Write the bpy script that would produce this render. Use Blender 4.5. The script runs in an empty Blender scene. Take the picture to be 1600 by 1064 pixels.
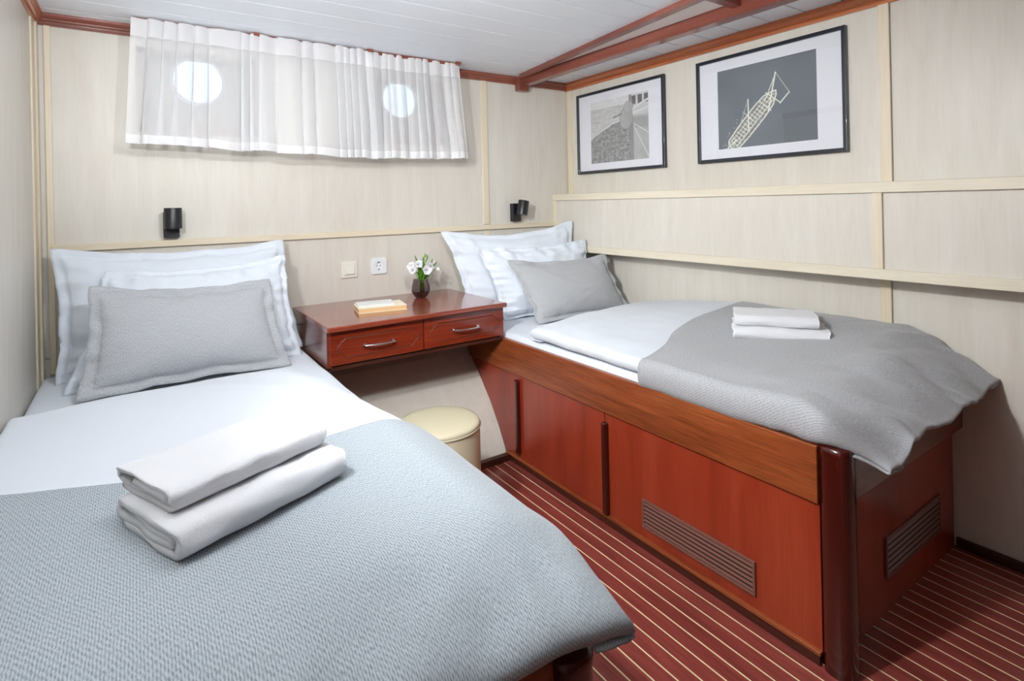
import bpy, bmesh, math, random
from mathutils import Vector, Matrix, noise
random.seed(7)
sc = bpy.context.scene
COL = sc.collection
PI = math.pi
# ------------------------------------------------------------------ camera
def make_camera():
    yaw, roll = .5999, .02164
    f = Vector((math.sin(yaw), math.cos(yaw), 0)); r = Vector((math.cos(yaw), -math.sin(yaw), 0)); d = Vector((0, 0, -1))
    r2 = r * math.cos(roll) + d * math.sin(roll); d2 = d * math.cos(roll) - r * math.sin(roll)
    cam = bpy.data.cameras.new('camera'); o = bpy.data.objects.new('camera', cam); COL.objects.link(o)
    m = Matrix((r2, -d2, -f)).transposed().to_4x4(); m.translation = Vector((0, 0, 1.22)); o.matrix_world = m
    cam.sensor_width = 36; cam.lens = 858.37 / 1600 * 36
    cam.shift_y = -(532 - 317.4) / 1600; cam.clip_start = .02
    sc.camera = o
make_camera()
# ------------------------------------------------------------------ world, lights, exposure
w = bpy.data.worlds.new('world'); sc.world = w; w.use_nodes = True
wb = w.node_tree.nodes['Background']; wb.inputs[0].default_value = (.68, .86, 1, 1); wb.inputs[1].default_value = .72
def light(name, typ, loc, power, size, color=(1, 1, 1), size_y=None, rot=(0, 0, 0), shape='DISK'):
    l = bpy.data.lights.new(name, typ); l.energy = power; l.color = color
    if typ == 'AREA':
        l.shape = shape; l.size = size
        if size_y: l.size_y = size_y
    else: l.shadow_soft_size = size
    o = bpy.data.objects.new(name, l); o.location = loc; o.rotation_euler = rot; COL.objects.link(o); return o
COOL = (.97, .99, 1)
light('ceiling_lamp_glow', 'AREA', (.45, 1.20, 1.885), 1.2, .44, COOL)
light('fill_uplight_glow', 'AREA', (-.245, .98, 1.52), 16, .10, COOL, rot=(math.radians(198), math.radians(-36), 0))  # added fill light aimed up so the ceiling spreads it
def spot(name, loc, to, power, cone, size=.05):
    o = light(name, 'SPOT', loc, power, size, COOL); o.data.spot_size = math.radians(cone); o.data.spot_blend = 1
    o.rotation_euler = (Vector(to) - Vector(loc)).to_track_quat('-Z', 'Y').to_euler()
FILL_SPOTS = (((-.14, .98, 1.80), (2.0, 1.45, .66), 68, 98), ((.50, .70, 1.86), (.75, 2.75, 1.35), 27, 112))  # added out of view to brighten the right and back walls
for a_, b_, p_, c_ in FILL_SPOTS: spot('fill_spot_glow', a_, b_, p_, c_)
spot('fill_uplight_beam', (-.20, .98, 1.56), (.75, 2.0, 1.99), 36, 125, .05)  # added beam, bounces light off the visible ceiling
sc.view_settings.view_transform = 'Standard'; sc.view_settings.look = 'None'
sc.view_settings.gamma = 1; sc.view_settings.use_curve_mapping = False
sc.view_settings.exposure = 0.84
# ------------------------------------------------------------------ materials
def lin(h):
    h = h.lstrip('#'); v = [int(h[i:i + 2], 16) / 255 for i in (0, 2, 4)]
    return tuple(x / 12.92 if x <= .04045 else ((x + .055) / 1.055) ** 2.4 for x in v) + (1,)
def mat(name, col, rough=.5, metal=0, **kw):
    m = bpy.data.materials.new(name); m.use_nodes = True
    b = m.node_tree.nodes['Principled BSDF']
    b.inputs['Base Color'].default_value = lin(col) if isinstance(col, str) else col
    b.inputs['Roughness'].default_value = rough; b.inputs['Metallic'].default_value = metal
    for k, v in kw.items(): b.inputs[k.replace('_', ' ')].default_value = v
    return m
class NT:
    def __init__(s, m): s.m = m; s.t = m.node_tree; s.b = s.t.nodes['Principled BSDF']
    def n(s, typ, **kw):
        x = s.t.nodes.new(typ)
        for k, v in kw.items(): setattr(x, k, v)
        return x
    def l(s, a, b): s.t.links.new(a, b)
    def coords(s, scale, kind='Object', rnd=True):
        tc = s.n('ShaderNodeTexCoord'); mp = s.n('ShaderNodeMapping'); mp.inputs['Scale'].default_value = scale
        s.l(tc.outputs[kind], mp.inputs[0])
        if rnd:
            oi = s.n('ShaderNodeObjectInfo'); mu = s.n('ShaderNodeMath', operation='MULTIPLY'); mu.inputs[1].default_value = 37
            s.l(oi.outputs['Random'], mu.inputs[0]); s.l(mu.outputs[0], mp.inputs['Location'])
        return mp.outputs[0]
    def noise(s, vec, scale, detail=4, rough=.55, dist=0):
        x = s.n('ShaderNodeTexNoise'); x.inputs['Scale'].default_value = scale; x.inputs['Detail'].default_value = detail
        x.inputs['Roughness'].default_value = rough; x.inputs['Distortion'].default_value = dist
        s.l(vec, x.inputs['Vector']); return x.outputs['Fac']
    def ramp(s, fac, stops):
        r = s.n('ShaderNodeValToRGB'); e = r.color_ramp.elements
        while len(e) < len(stops): e.new(.5)
        for k, (p, c) in enumerate(stops): e[k].position = p; e[k].color = lin(c) if isinstance(c, str) else c
        s.l(fac, r.inputs[0]); return r.outputs[0]
    def bump(s, fac, strength, dist=.001):
        b = s.n('ShaderNodeBump'); b.inputs['Strength'].default_value = strength; b.inputs['Distance'].default_value = dist
        s.l(fac, b.inputs['Height']); s.l(b.outputs[0], s.b.inputs['Normal'])
    def mult(s, a, b, fac=1):
        x = s.n('ShaderNodeMix', data_type='RGBA', blend_type='MULTIPLY'); x.inputs[0].default_value = fac
        s.l(a, x.inputs[6]); s.l(b, x.inputs[7]); return x.outputs[2]
def wood(name, dark, mid, lite, axis=2, rough=.3, coat=.0, grain=1.0, big=3.0, pores=.25, rnd=True):
    m = mat(name, mid, rough); k = NT(m); m.node_tree.nodes['Principled BSDF'].inputs['Coat Weight'].default_value = coat
    k.b.inputs['Coat Roughness'].default_value = .12
    s1 = [1, 1, 1]; s1[axis] = .12
    v = k.coords(s1, rnd=rnd)
    f = k.noise(v, big * 2.2, 5, .6, 1.2)
    c = k.ramp(f, [(.25, dark), (.5, mid), (.75, lite)])
    s2 = [1, 1, 1]; s2[axis] = .04
    v2 = k.coords(s2, rnd=rnd); f2 = k.noise(v2, 160 * grain, 3, .6)
    g = k.ramp(f2, [(.35, (1 - pores, 1 - pores, 1 - pores, 1)), (.6, (1, 1, 1, 1))])
    k.l(k.mult(c, g), k.b.inputs['Base Color'])
    k.bump(f2, .05, .0005)
    return m
M = {}
M['rail'] = wood('walnut_toned_rail', '#783718', '#964b26', '#ac5f33', 1, .34, .15, big=3.5, pores=.4)
M['rail_x'] = wood('walnut_toned_board', '#6a2c15', '#84401f', '#97502a', 0, .3, .2, big=3.5, pores=.4)
M['panel'] = wood('cherry_veneer', '#7e2715', '#97361f', '#a54429', 2, .3, .25, big=2.2, pores=.14)
M['post'] = wood('dark_mahogany', '#380d08', '#44110b', '#4e150d', 2, .22, .4, pores=.08)
M['skirt'] = wood('dark_skirting', '#3c1a10', '#4a2216', '#57291b', 1, .45, pores=.3)
M['desktop'] = wood('desk_top_mahogany', '#7c3423', '#8f422d', '#9a4d36', 0, .16, .7, big=2.5, pores=.2)
M['deskfront'] = wood('desk_front_mahogany', '#6c2112', '#822f1a', '#933b22', 0, .22, .5, big=4, pores=.3)
M['deskside'] = wood('desk_side_mahogany', '#64281b', '#743425', '#824032', 1, .2, .6, big=2.5, pores=.2)
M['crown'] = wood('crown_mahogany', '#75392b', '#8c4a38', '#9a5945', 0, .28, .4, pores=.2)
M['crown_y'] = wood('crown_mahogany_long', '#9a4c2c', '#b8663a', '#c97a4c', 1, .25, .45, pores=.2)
M['beam'] = wood('beam_mahogany', '#6f382c', '#85483a', '#935648', 1, .28, .35, pores=.2)
M['plank'] = wood('floor_mahogany', '#7e352f', '#92433c', '#a14f46', 1, .3, .15, big=6, pores=.3)
M['caulk'] = mat('cream_caulk', '#efe0b4', .5)
M['groove'] = mat('dark_groove', '#32100a', .5)
M['brass'] = mat('dark_brass', '#6a4a2c', .35, .8)
M['chrome'] = mat('brushed_chrome', '#dcdcde', .18, 1)
M['black'] = mat('satin_black', '#191b20', .38)
M['frame'] = mat('frame_black', '#20252f', .3, Coat_Weight=.4)
M['mount'] = mat('white_mount_card', '#e4e6ee', .8)
M['switch'] = mat('cream_plastic', '#e6e3d8', .35)
M['socket'] = mat('white_plastic', '#e9edf0', .3)
M['hole'] = mat('dark_hole', '#15171b', .6)
M['book'] = mat('cream_cover', '#efe6d0', .6)
M['bookedge'] = mat('book_page_edge', '#dcb986', .7)
M['paper'] = mat('white_cover', '#e6e8e6', .6)
M['leather'] = mat('cream_leather', '#d5cdb0', .38)
k = NT(M['leather']); k.bump(k.noise(k.coords((1, 1, 1)), 900, 3), .12, .0006)
M['vent'] = mat('brown_vent_plastic', '#7a5248', .32)
M['ventdark'] = mat('vent_shadow_back', '#140b0a', .8)
M['leaf'] = mat('green_leaf', '#4d8a26', .5)
M['stem'] = mat('green_stem', '#6fa035', .5)
M['petal'] = mat('white_petal', '#f3f0f4', .6, Subsurface_Weight=.2)
M['bud'] = mat('pink_bud', '#d9b9cc', .6)
M['anther'] = mat('dark_anther', '#6a4a2a', .6)
M['metal'] = mat('porthole_ring', '#c9ced4', .3, .6)
M['glassclear'] = mat('porthole_glass', '#ffffff', .0, Transmission_Weight=1, IOR=1.1)
M['sconce_in'] = mat('sconce_reflector', '#c9ccd0', .3, .7)
M['lampglass'] = mat('opal_glass', '#ffffff', .4, Emission_Strength=1.2)
M['lampglass'].node_tree.nodes['Principled BSDF'].inputs['Emission Color'].default_value = (1, .98, .95, 1)
M['nicheshade'] = mat('niche_shaded_grey', '#b9b2aa', .6)  # greyed below the wall tone; carries the dimmer light in the niche
M['windowwood'] = mat('niche_frame_wood', '#9a8478', .5)
M['ceil'] = mat('white_ceiling_board', '#eaf0f8', .32)
M['joint'] = mat('grey_joint', '#8f9396', .7)
M['whitepanel'] = mat('gloss_white_panel', '#f6f6f4', .3)
M['batten'] = wood('maple_batten', '#ddd0b6', '#e3d7bf', '#e8ddc8', 2, .4, pores=.06)
M['batten_h'] = wood('maple_batten_level', '#ddd0b6', '#e3d7bf', '#e8ddc8', 0, .4, pores=.06)
M['batten_y'] = wood('maple_batten_long', '#dcd2bc', '#e3dac6', '#e8e0ce', 1, .4, pores=.06)
def wallmat():
    m = mat('birch_laminate', '#d5cab9', .42); k = NT(m)
    v = k.coords((3, 3, .45)); f = k.noise(v, 5.5, 6, .62, .6)
    c = k.ramp(f, [(.3, '#d5cec3'), (.5, '#d9d4ca'), (.7, '#dddad1')])
    v2 = k.coords((1, 1, .06)); f2 = k.noise(v2, 130, 3)
    g = k.ramp(f2, [(.35, (.975, .972, .965, 1)), (.6, (1, 1, 1, 1))])
    k.l(k.mult(c, g), k.b.inputs['Base Color']); return m
M['wall'] = wallmat()
def clothmat(name, col, bumpy=.12, scale=700):
    m = mat(name, col, .85, Sheen_Weight=.15); k = NT(m)
    v = k.coords((1, 1, 1), rnd=False); a = k.noise(v, 9, 4, .5); b = k.noise(v, scale, 2)
    mx = k.n('ShaderNodeMath', operation='MULTIPLY_ADD'); k.l(b, mx.inputs[0]); mx.inputs[1].default_value = .05; k.l(a, mx.inputs[2])
    k.bump(mx.outputs[0], bumpy, .02); return m
M['cotton'] = clothmat('white_cotton', '#dde4ed', .16)
M['terry'] = mat('white_terry', '#eff1f6', .95, Sheen_Weight=.4)
k = NT(M['terry']); k.bump(k.noise(k.coords((1, 1, 1), rnd=False), 420, 3, .7), .75, .0035)
def weave(name, dark, lite, pitch, ratio=.34):
    m = mat(name, lite, .9, Sheen_Weight=.25); k = NT(m)
    uv = k.n('ShaderNodeUVMap'); sp = k.n('ShaderNodeSeparateXYZ'); k.l(uv.outputs[0], sp.inputs[0])
    kx = 2 * PI / pitch
    nz = k.n('ShaderNodeTexNoise'); nz.inputs['Scale'].default_value = 60; k.l(uv.outputs[0], nz.inputs['Vector'])
    def sine(out, kk, ph, add=None):
        a = k.n('ShaderNodeMath', operation='MULTIPLY_ADD'); k.l(out, a.inputs[0]); a.inputs[1].default_value = kk; a.inputs[2].default_value = ph
        o = a.outputs[0]
        if add is not None:
            c = k.n('ShaderNodeMath', operation='MULTIPLY_ADD'); k.l(add, c.inputs[0]); c.inputs[1].default_value = 5; k.l(o, c.inputs[2]); o = c.outputs[0]
        b = k.n('ShaderNodeMath', operation='SINE'); k.l(o, b.inputs[0]); return b.outputs[0]
    # ribs along U broken into stitches along V, shifted on alternate ribs
    sx = sine(sp.outputs[0], kx, 0, nz.outputs[0])
    su = k.n('ShaderNodeMath', operation='MULTIPLY_ADD'); k.l(sp.outputs[0], su.inputs[0]); su.inputs[1].default_value = kx * .5; 
    sv = k.n('ShaderNodeMath', operation='MULTIPLY'); k.l(sp.outputs[1], sv.inputs[0]); sv.inputs[1].default_value = kx * ratio
    k.l(sv.outputs[0], su.inputs[2]); sy = k.n('ShaderNodeMath', operation='SINE'); k.l(su.outputs[0], sy.inputs[0])
    ad = k.n('ShaderNodeMath', operation='MULTIPLY_ADD'); k.l(sy.outputs[0], ad.inputs[0]); ad.inputs[1].default_value = .65; k.l(sx, ad.inputs[2])
    mp = k.n('ShaderNodeMapping'); mp.inputs['Scale'].default_value = (600, 140, 1); k.l(uv.outputs[0], mp.inputs[0])
    f3 = k.noise(mp.outputs[0], 1, 3, .7)
    mu = k.n('ShaderNodeMath', operation='MULTIPLY_ADD'); k.l(ad.outputs[0], mu.inputs[0]); mu.inputs[1].default_value = .10; k.l(f3, mu.inputs[2])
    c = k.ramp(mu.outputs[0], [(.3, dark), (.62, lite)])
    k.l(c, k.b.inputs['Base Color']); k.bump(mu.outputs[0], .25, .0015); return m
M['greyweave'] = weave('grey_woven_throw', '#79838b', '#b6c0c7', .0040)
M['greyweave2'] = weave('warm_grey_woven_throw', '#85888c', '#bdbfc3', .0045)
M['cushion1'] = weave('grey_rib_cushion', '#8b8f95', '#c9ccd0', .0052, .8)
M['cushion2'] = weave('light_grey_cushion', '#97999d', '#bdbfc2', .0035, .9)
def sheer(name, dens):
    m = bpy.data.materials.new(name); m.use_nodes = True; t = m.node_tree; t.nodes.clear()
    o = t.nodes.new('ShaderNodeOutputMaterial'); tr = t.nodes.new('ShaderNodeBsdfTransparent'); df = t.nodes.new('ShaderNodeBsdfDiffuse'); tl = t.nodes.new('ShaderNodeBsdfTranslucent')
    df.inputs[0].default_value = (.95, .96, .98, 1); tl.inputs[0].default_value = (.95, .96, .98, 1)
    a = t.nodes.new('ShaderNodeMixShader'); a.inputs[0].default_value = .15; b = t.nodes.new('ShaderNodeMixShader')
    lw = t.nodes.new('ShaderNodeLayerWeight'); lw.inputs[0].default_value = .35
    mr = t.nodes.new('ShaderNodeMapRange'); mr.inputs[3].default_value = dens; mr.inputs[4].default_value = min(1, dens + .5)
    t.links.new(lw.outputs['Facing'], mr.inputs[0]); t.links.new(mr.outputs[0], b.inputs[0])
    t.links.new(df.outputs[0], a.inputs[1]); t.links.new(tl.outputs[0], a.inputs[2]); t.links.new(tr.outputs[0], b.inputs[1]); t.links.new(a.outputs[0], b.inputs[2]); t.links.new(b.outputs[0], o.inputs[0])
    return m
M['sheer'] = sheer('sheer_voile', .54); M['sheerdense'] = sheer('sheer_voile_double', .78)
def schlick(t, f0=.06):
    lw = t.nodes.new('ShaderNodeLayerWeight'); lw.inputs[0].default_value = .5
    p = t.nodes.new('ShaderNodeMath'); p.operation = 'POWER'; p.inputs[1].default_value = 5; t.links.new(lw.outputs['Facing'], p.inputs[0])
    m = t.nodes.new('ShaderNodeMath'); m.operation = 'MULTIPLY_ADD'; m.inputs[1].default_value = 1 - f0; m.inputs[2].default_value = f0; t.links.new(p.outputs[0], m.inputs[0])
    return m
def glassmat():
    m = bpy.data.materials.new('picture_glass'); m.use_nodes = True; t = m.node_tree; t.nodes.clear()
    o = t.nodes.new('ShaderNodeOutputMaterial'); tr = t.nodes.new('ShaderNodeBsdfTransparent'); g = t.nodes.new('ShaderNodeBsdfGlossy'); g.inputs['Roughness'].default_value = .015
    fr = schlick(t); mx = t.nodes.new('ShaderNodeMixShader')
    t.links.new(fr.outputs[0], mx.inputs[0]); t.links.new(tr.outputs[0], mx.inputs[1]); t.links.new(g.outputs[0], mx.inputs[2]); t.links.new(mx.outputs[0], o.inputs[0]); return m
M['glass'] = glassmat()
def tint():
    m = bpy.data.materials.new('smoked_glass'); m.use_nodes = True; t = m.node_tree; t.nodes.clear()
    o = t.nodes.new('ShaderNodeOutputMaterial'); tr = t.nodes.new('ShaderNodeBsdfTransparent'); tr.inputs[0].default_value = (.70, .64, .66, 1)
    g = t.nodes.new('ShaderNodeBsdfGlossy'); g.inputs['Roughness'].default_value = .04
    fr = schlick(t, .08); mx = t.nodes.new('ShaderNodeMixShader')
    t.links.new(fr.outputs[0], mx.inputs[0]); t.links.new(tr.outputs[0], mx.inputs[1]); t.links.new(g.outputs[0], mx.inputs[2]); t.links.new(mx.outputs[0], o.inputs[0]); return m
M['smoked'] = tint()
def printmat(name):
    m = mat(name, '#808080', .7); k = NT(m); a = k.n('ShaderNodeAttribute'); a.attribute_name = 'ink'; k.l(a.outputs['Color'], k.b.inputs['Base Color']); return m
# ------------------------------------------------------------------ helpers
def tag(o, label=None, cat=None, group=None, kind=None):
    if label: o['label'] = label
    if cat: o['category'] = cat
    if group: o['group'] = group
    if kind: o['kind'] = kind
    return o
def empty(name, loc, label=None, cat=None, group=None):
    o = bpy.data.objects.new(name, None); o.location = loc; o.empty_display_size = .05; COL.objects.link(o)
    return tag(o, label, cat, group)
def wloc(o):
    return o.matrix_world.translation if o.parent is None and o.type != 'EMPTY' else Vector(o.get('_w', o.location))
class MB:
    def __init__(s): s.v = []; s.f = []; s.uv = None
    def add(s, vs, fs):
        n = len(s.v); s.v += [Vector(v) for v in vs]; s.f += [tuple(i + n for i in f) for f in fs]; return s
    def box(s, a, b):
        x0, x1 = sorted((a[0], b[0])); y0, y1 = sorted((a[1], b[1])); z0, z1 = sorted((a[2], b[2]))
        return s.add([(x0, y0, z0), (x1, y0, z0), (x1, y1, z0), (x0, y1, z0), (x0, y0, z1), (x1, y0, z1), (x1, y1, z1), (x0, y1, z1)],
                     [(0, 3, 2, 1), (4, 5, 6, 7), (0, 1, 5, 4), (1, 2, 6, 5), (2, 3, 7, 6), (3, 0, 4, 7)])
    def prism(s, pts, d):
        """extrude a planar polygon (3D points) by vector d"""
        n = len(pts); P = [Vector(p) for p in pts]; d = Vector(d)
        nrm = Vector((0, 0, 0))
        for i in range(n): nrm += P[i].cross(P[(i + 1) % n])
        if nrm.dot(d) > 0: P = P[::-1]
        return s.add(P + [p + d for p in P], [tuple(range(n)), tuple(range(2 * n - 1, n - 1, -1))] + [(i, i + n, (i + 1) % n + n, (i + 1) % n) for i in range(n)])
    def tube(s, pts, r, n=10, caps=True):
        P = [Vector(p) for p in pts]; R = r if isinstance(r, (list, tuple)) else [r] * len(P); b = len(s.v); up = None
        for i, p in enumerate(P):
            t = (P[min(i + 1, len(P) - 1)] - P[max(i - 1, 0)]).normalized()
            if up is None: up = Vector((0, 0, 1)) if abs(t.z) < .9 else Vector((1, 0, 0))
            a = t.cross(up).normalized(); c = a.cross(t).normalized(); up = c
            for j in range(n):
                q = 2 * PI * j / n; s.v.append(p + (a * math.cos(q) + c * math.sin(q)) * R[i])
        for i in range(len(P) - 1):
            for j in range(n):
                k2 = (j + 1) % n; s.f.append((b + i * n + j, b + i * n + k2, b + (i + 1) * n + k2, b + (i + 1) * n + j))
        if caps: s.f.append(tuple(b + j for j in range(n))[::-1]); s.f.append(tuple(b + (len(P) - 1) * n + j for j in range(n)))
        return s
    def lathe(s, prof, c, n=40, mat3=None, closed=False):
        b = len(s.v); c = Vector(c)
        for r, z in prof:
            for j in range(n):
                q = 2 * PI * j / n; v = Vector((r * math.cos(q), r * math.sin(q), z))
                if mat3: v = mat3 @ v
                s.v.append(c + v)
        for i in range(len(prof) - 1):
            for j in range(n):
                k2 = (j + 1) % n; s.f.append((b + i * n + j, b + i * n + k2, b + (i + 1) * n + k2, b + (i + 1) * n + j))
        return s
    def grid(s, fn, nu, nv, uvf=None):
        b = len(s.v)
        for j in range(nv):
            for i in range(nu): s.v.append(Vector(fn(i, j)))
        for j in range(nv - 1):
            for i in range(nu - 1): s.f.append((b + j * nu + i, b + j * nu + i + 1, b + (j + 1) * nu + i + 1, b + (j + 1) * nu + i))
        return s
    def build(s, name, m, parent=None, smooth=False, bevel=0, seg=2, origin=None, uv=None, solid=0, sub=0, auto=None):
        if origin is None:
            if parent is not None: origin = Vector(parent['_w']) if '_w' in parent else parent.location.copy()
            else:
                xs = [v.x for v in s.v]; ys = [v.y for v in s.v]; zs = [v.z for v in s.v]
                origin = Vector(((min(xs) + max(xs)) / 2, (min(ys) + max(ys)) / 2, min(zs)))
        origin = Vector(origin)
        me = bpy.data.meshes.new(name); me.from_pydata([tuple(v - origin) for v in s.v], [], s.f)
        if uv is not None:
            l = me.uv_layers.new(name='UVMap')
            for lp in me.loops: l.data[lp.index].uv = uv[lp.vertex_index]
        me.materials.append(M[m] if isinstance(m, str) else m)
        if smooth:
            for p in me.polygons: p.use_smooth = True
        if auto:
            me.polygons.foreach_set('use_smooth', [True] * len(me.polygons))
            me.set_sharp_from_angle(angle=auto)
        o = bpy.data.objects.new(name, me); COL.objects.link(o)
        if parent is not None:
            o.parent = parent
            po = Vector(parent['_w']) if '_w' in parent else parent.location
            o.location = origin - Vector(po)
        else: o.location = origin
        o['_w'] = tuple(origin)
        if bevel:
            md = o.modifiers.new('bevel', 'BEVEL'); md.width = bevel; md.segments = seg; md.limit_method = 'ANGLE'; md.angle_limit = .6
            for p in me.polygons: p.use_smooth = True
            if hasattr(md, 'harden_normals'): md.harden_normals = True
        if solid:
            md = o.modifiers.new('solid', 'SOLIDIFY'); md.thickness = solid; md.offset = -1
        if sub:
            md = o.modifiers.new('sub', 'SUBSURF'); md.levels = sub; md.render_levels = sub
        return o
def box(name, a, b, m, parent=None, bevel=0, seg=2): return MB().box(a, b).build(name, m, parent, bevel=bevel, seg=seg)
def struct(o, label=None):
    o['kind'] = 'structure'
    if label: o['label'] = label
    return o
def nz(x, y, z=0): return noise.noise(Vector((x, y, z)))
def fr(x, y, z=0, o=3): return noise.fractal(Vector((x, y, z)), 1.0, 2.0, o)
def clamp(x, a=0, b=1): return max(a, min(b, x))
def sstep(a, b, x):
    t = clamp((x - a) / (b - a)); return t * t * (3 - 2 * t)
# ------------------------------------------------------------------ room constants (metres)
XL, XR, YB, YF, ZC = -.31, 2.328, 2.747, -1.0, 1.985
XB, XD = 2.20, 1.438        # front of the boxed shelf, front of the right bed
# ------------------------------------------------------------------ floor: mahogany strips with cream caulk
fl = struct(box('floor', (XL - .05, YF - .05, -.05), (XR + .05, 2.9, -.0006), 'caulk'), 'mahogany strip floor with thin cream lines')
x = .965 - .0492 * 26; strip = None
lines = []
while x < XR + .05: lines.append(x); x += .0492
for a, b in zip(lines[:-1], lines[1:]):
    a2, b2 = max(a + .0024, XL), min(b - .0024, XR)
    if b2 - a2 < .004: continue
    y1 = 2.2
    box('floor_strip', (a2, YF, -.02), (b2, y1, 0), 'plank', fl)
# ------------------------------------------------------------------ ceiling
ce = struct(box('ceiling', (XL - .05, YF - .05, ZC + .006), (XR + .05, YB + .2, ZC + .06), 'joint'), 'white boarded ceiling')
y = 2.365 + .148 * 3
ys = []
while y > YF: ys.append(y); y -= .1478
ys.append(YF)
for a, b in zip(ys[:-1], ys[1:]):
    box('ceiling_board', (XL, b + .0022, ZC), (XR, min(a - .0022, YB + .0), ZC + .012), 'ceil', ce, bevel=.002) if b < YB else None
# wedge shaped white panel beside the beam
MB().prism([(1.926, 2.64, ZC - .006), (1.926, 1.275, ZC - .006), (1.775, 1.275, ZC - .006)], (0, 0, .008)).build('white_panel', 'whitepanel', ce)
# ------------------------------------------------------------------ walls
# back wall (hull side) with two square window niches
W1 = (.015, .462, 1.556, 1.9); W2 = (.985, 1.42, 1.556, 1.9)
TH = .03
bw = struct(MB().box((XL - .05, YB + .12, .6), (XR + .05, YB + .16, 2.05)).build('wall_back', 'wall'), 'hull side wall in pale birch laminate')
# porthole openings cut through the backing: replace the backing by pieces round the niches
bw.data.clear_geometry()
def bwbox(mb, x0, x1, z0, z1): mb.box((x0, YB, z0), (x1, YB + TH, z1))
mb = MB()
mb.box((XL - .05, YB + .03, .6), (W1[0], YB + .15, 2.05)); mb.box((W1[1], YB + .03, .6), (W2[0], YB + .15, 2.05)); mb.box((W2[1], YB + .03, .6), (XR + .05, YB + .15, 2.05))
for W in (W1, W2): mb.box((W[0], YB + .03, .6), (W[1], YB + .15, W[2])); mb.box((W[0], YB + .03, W[3]), (W[1], YB + .15, 2.05))
org = Vector(bw.location)
bw.data.from_pydata([tuple(v - org) for v in mb.v], [], mb.f); 
# upper panels
mb = MB()
xa, xb = XL, 1.675
bwbox(mb, xa, W1[0], 1.10, ZC); bwbox(mb, W1[1], W2[0], 1.10, ZC); bwbox(mb, W2[1], xb, 1.10, ZC)
for W in (W1, W2): bwbox(mb, W[0], W[1], 1.10, W[2]); bwbox(mb, W[0], W[1], W[3], ZC)
mb.build('panel', 'wall', bw)
mb = MB(); bwbox(mb, 1.675, XR, 1.10, ZC); mb.build('panel', 'wall', bw)
mb = MB(); bwbox(mb, XL, 1.675, .66, 1.10); mb.build('panel', 'wall', bw)
mb = MB(); bwbox(mb, 1.675, XR, .66, 1.10); mb.build('panel', 'wall', bw)
# sloping hull panel below, curving in towards the floor
prof = [(YB, .665), (YB, .545), (2.725, .528), (2.64, .49), (2.554, .441), (2.45, .335), (2.356, .235), (2.275, .125), (2.202, 0)]
mb = MB()
for (y0, z0), (y1, z1) in zip(prof[:-1], prof[1:]):
    mb.add([(XL, y0, z0), (XR, y0, z0), (XR, y1, z1), (XL, y1, z1)], [(0, 1, 2, 3)])
mb.prism  # noqa
n = len(mb.v)
mb.add([(XL, YB + .04, .665), (XR, YB + .04, .665), (XR, YB + .04, -.02), (XL, YB + .04, -.02)], [(3, 2, 1, 0)])
hp = mb.build('hull_panel', 'wall', bw)
# battens on the back wall
box('batten', (1.673, YB - .008, 1.10), (1.712, YB + .002, 1.96), 'batten', bw, bevel=.002)
box('batten', (1.682, YB - .005, .66), (1.712, YB + .002, 1.065), 'batten', bw, bevel=.002)
box('batten', (-.272, YB - .016, 1.068), (XB, YB + .002, 1.096), 'batten_h', bw, bevel=.003)
box('batten', (-.283, YB - .010, .60), (-.262, YB + .002, 1.96), 'batten', bw, bevel=.003)
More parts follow.
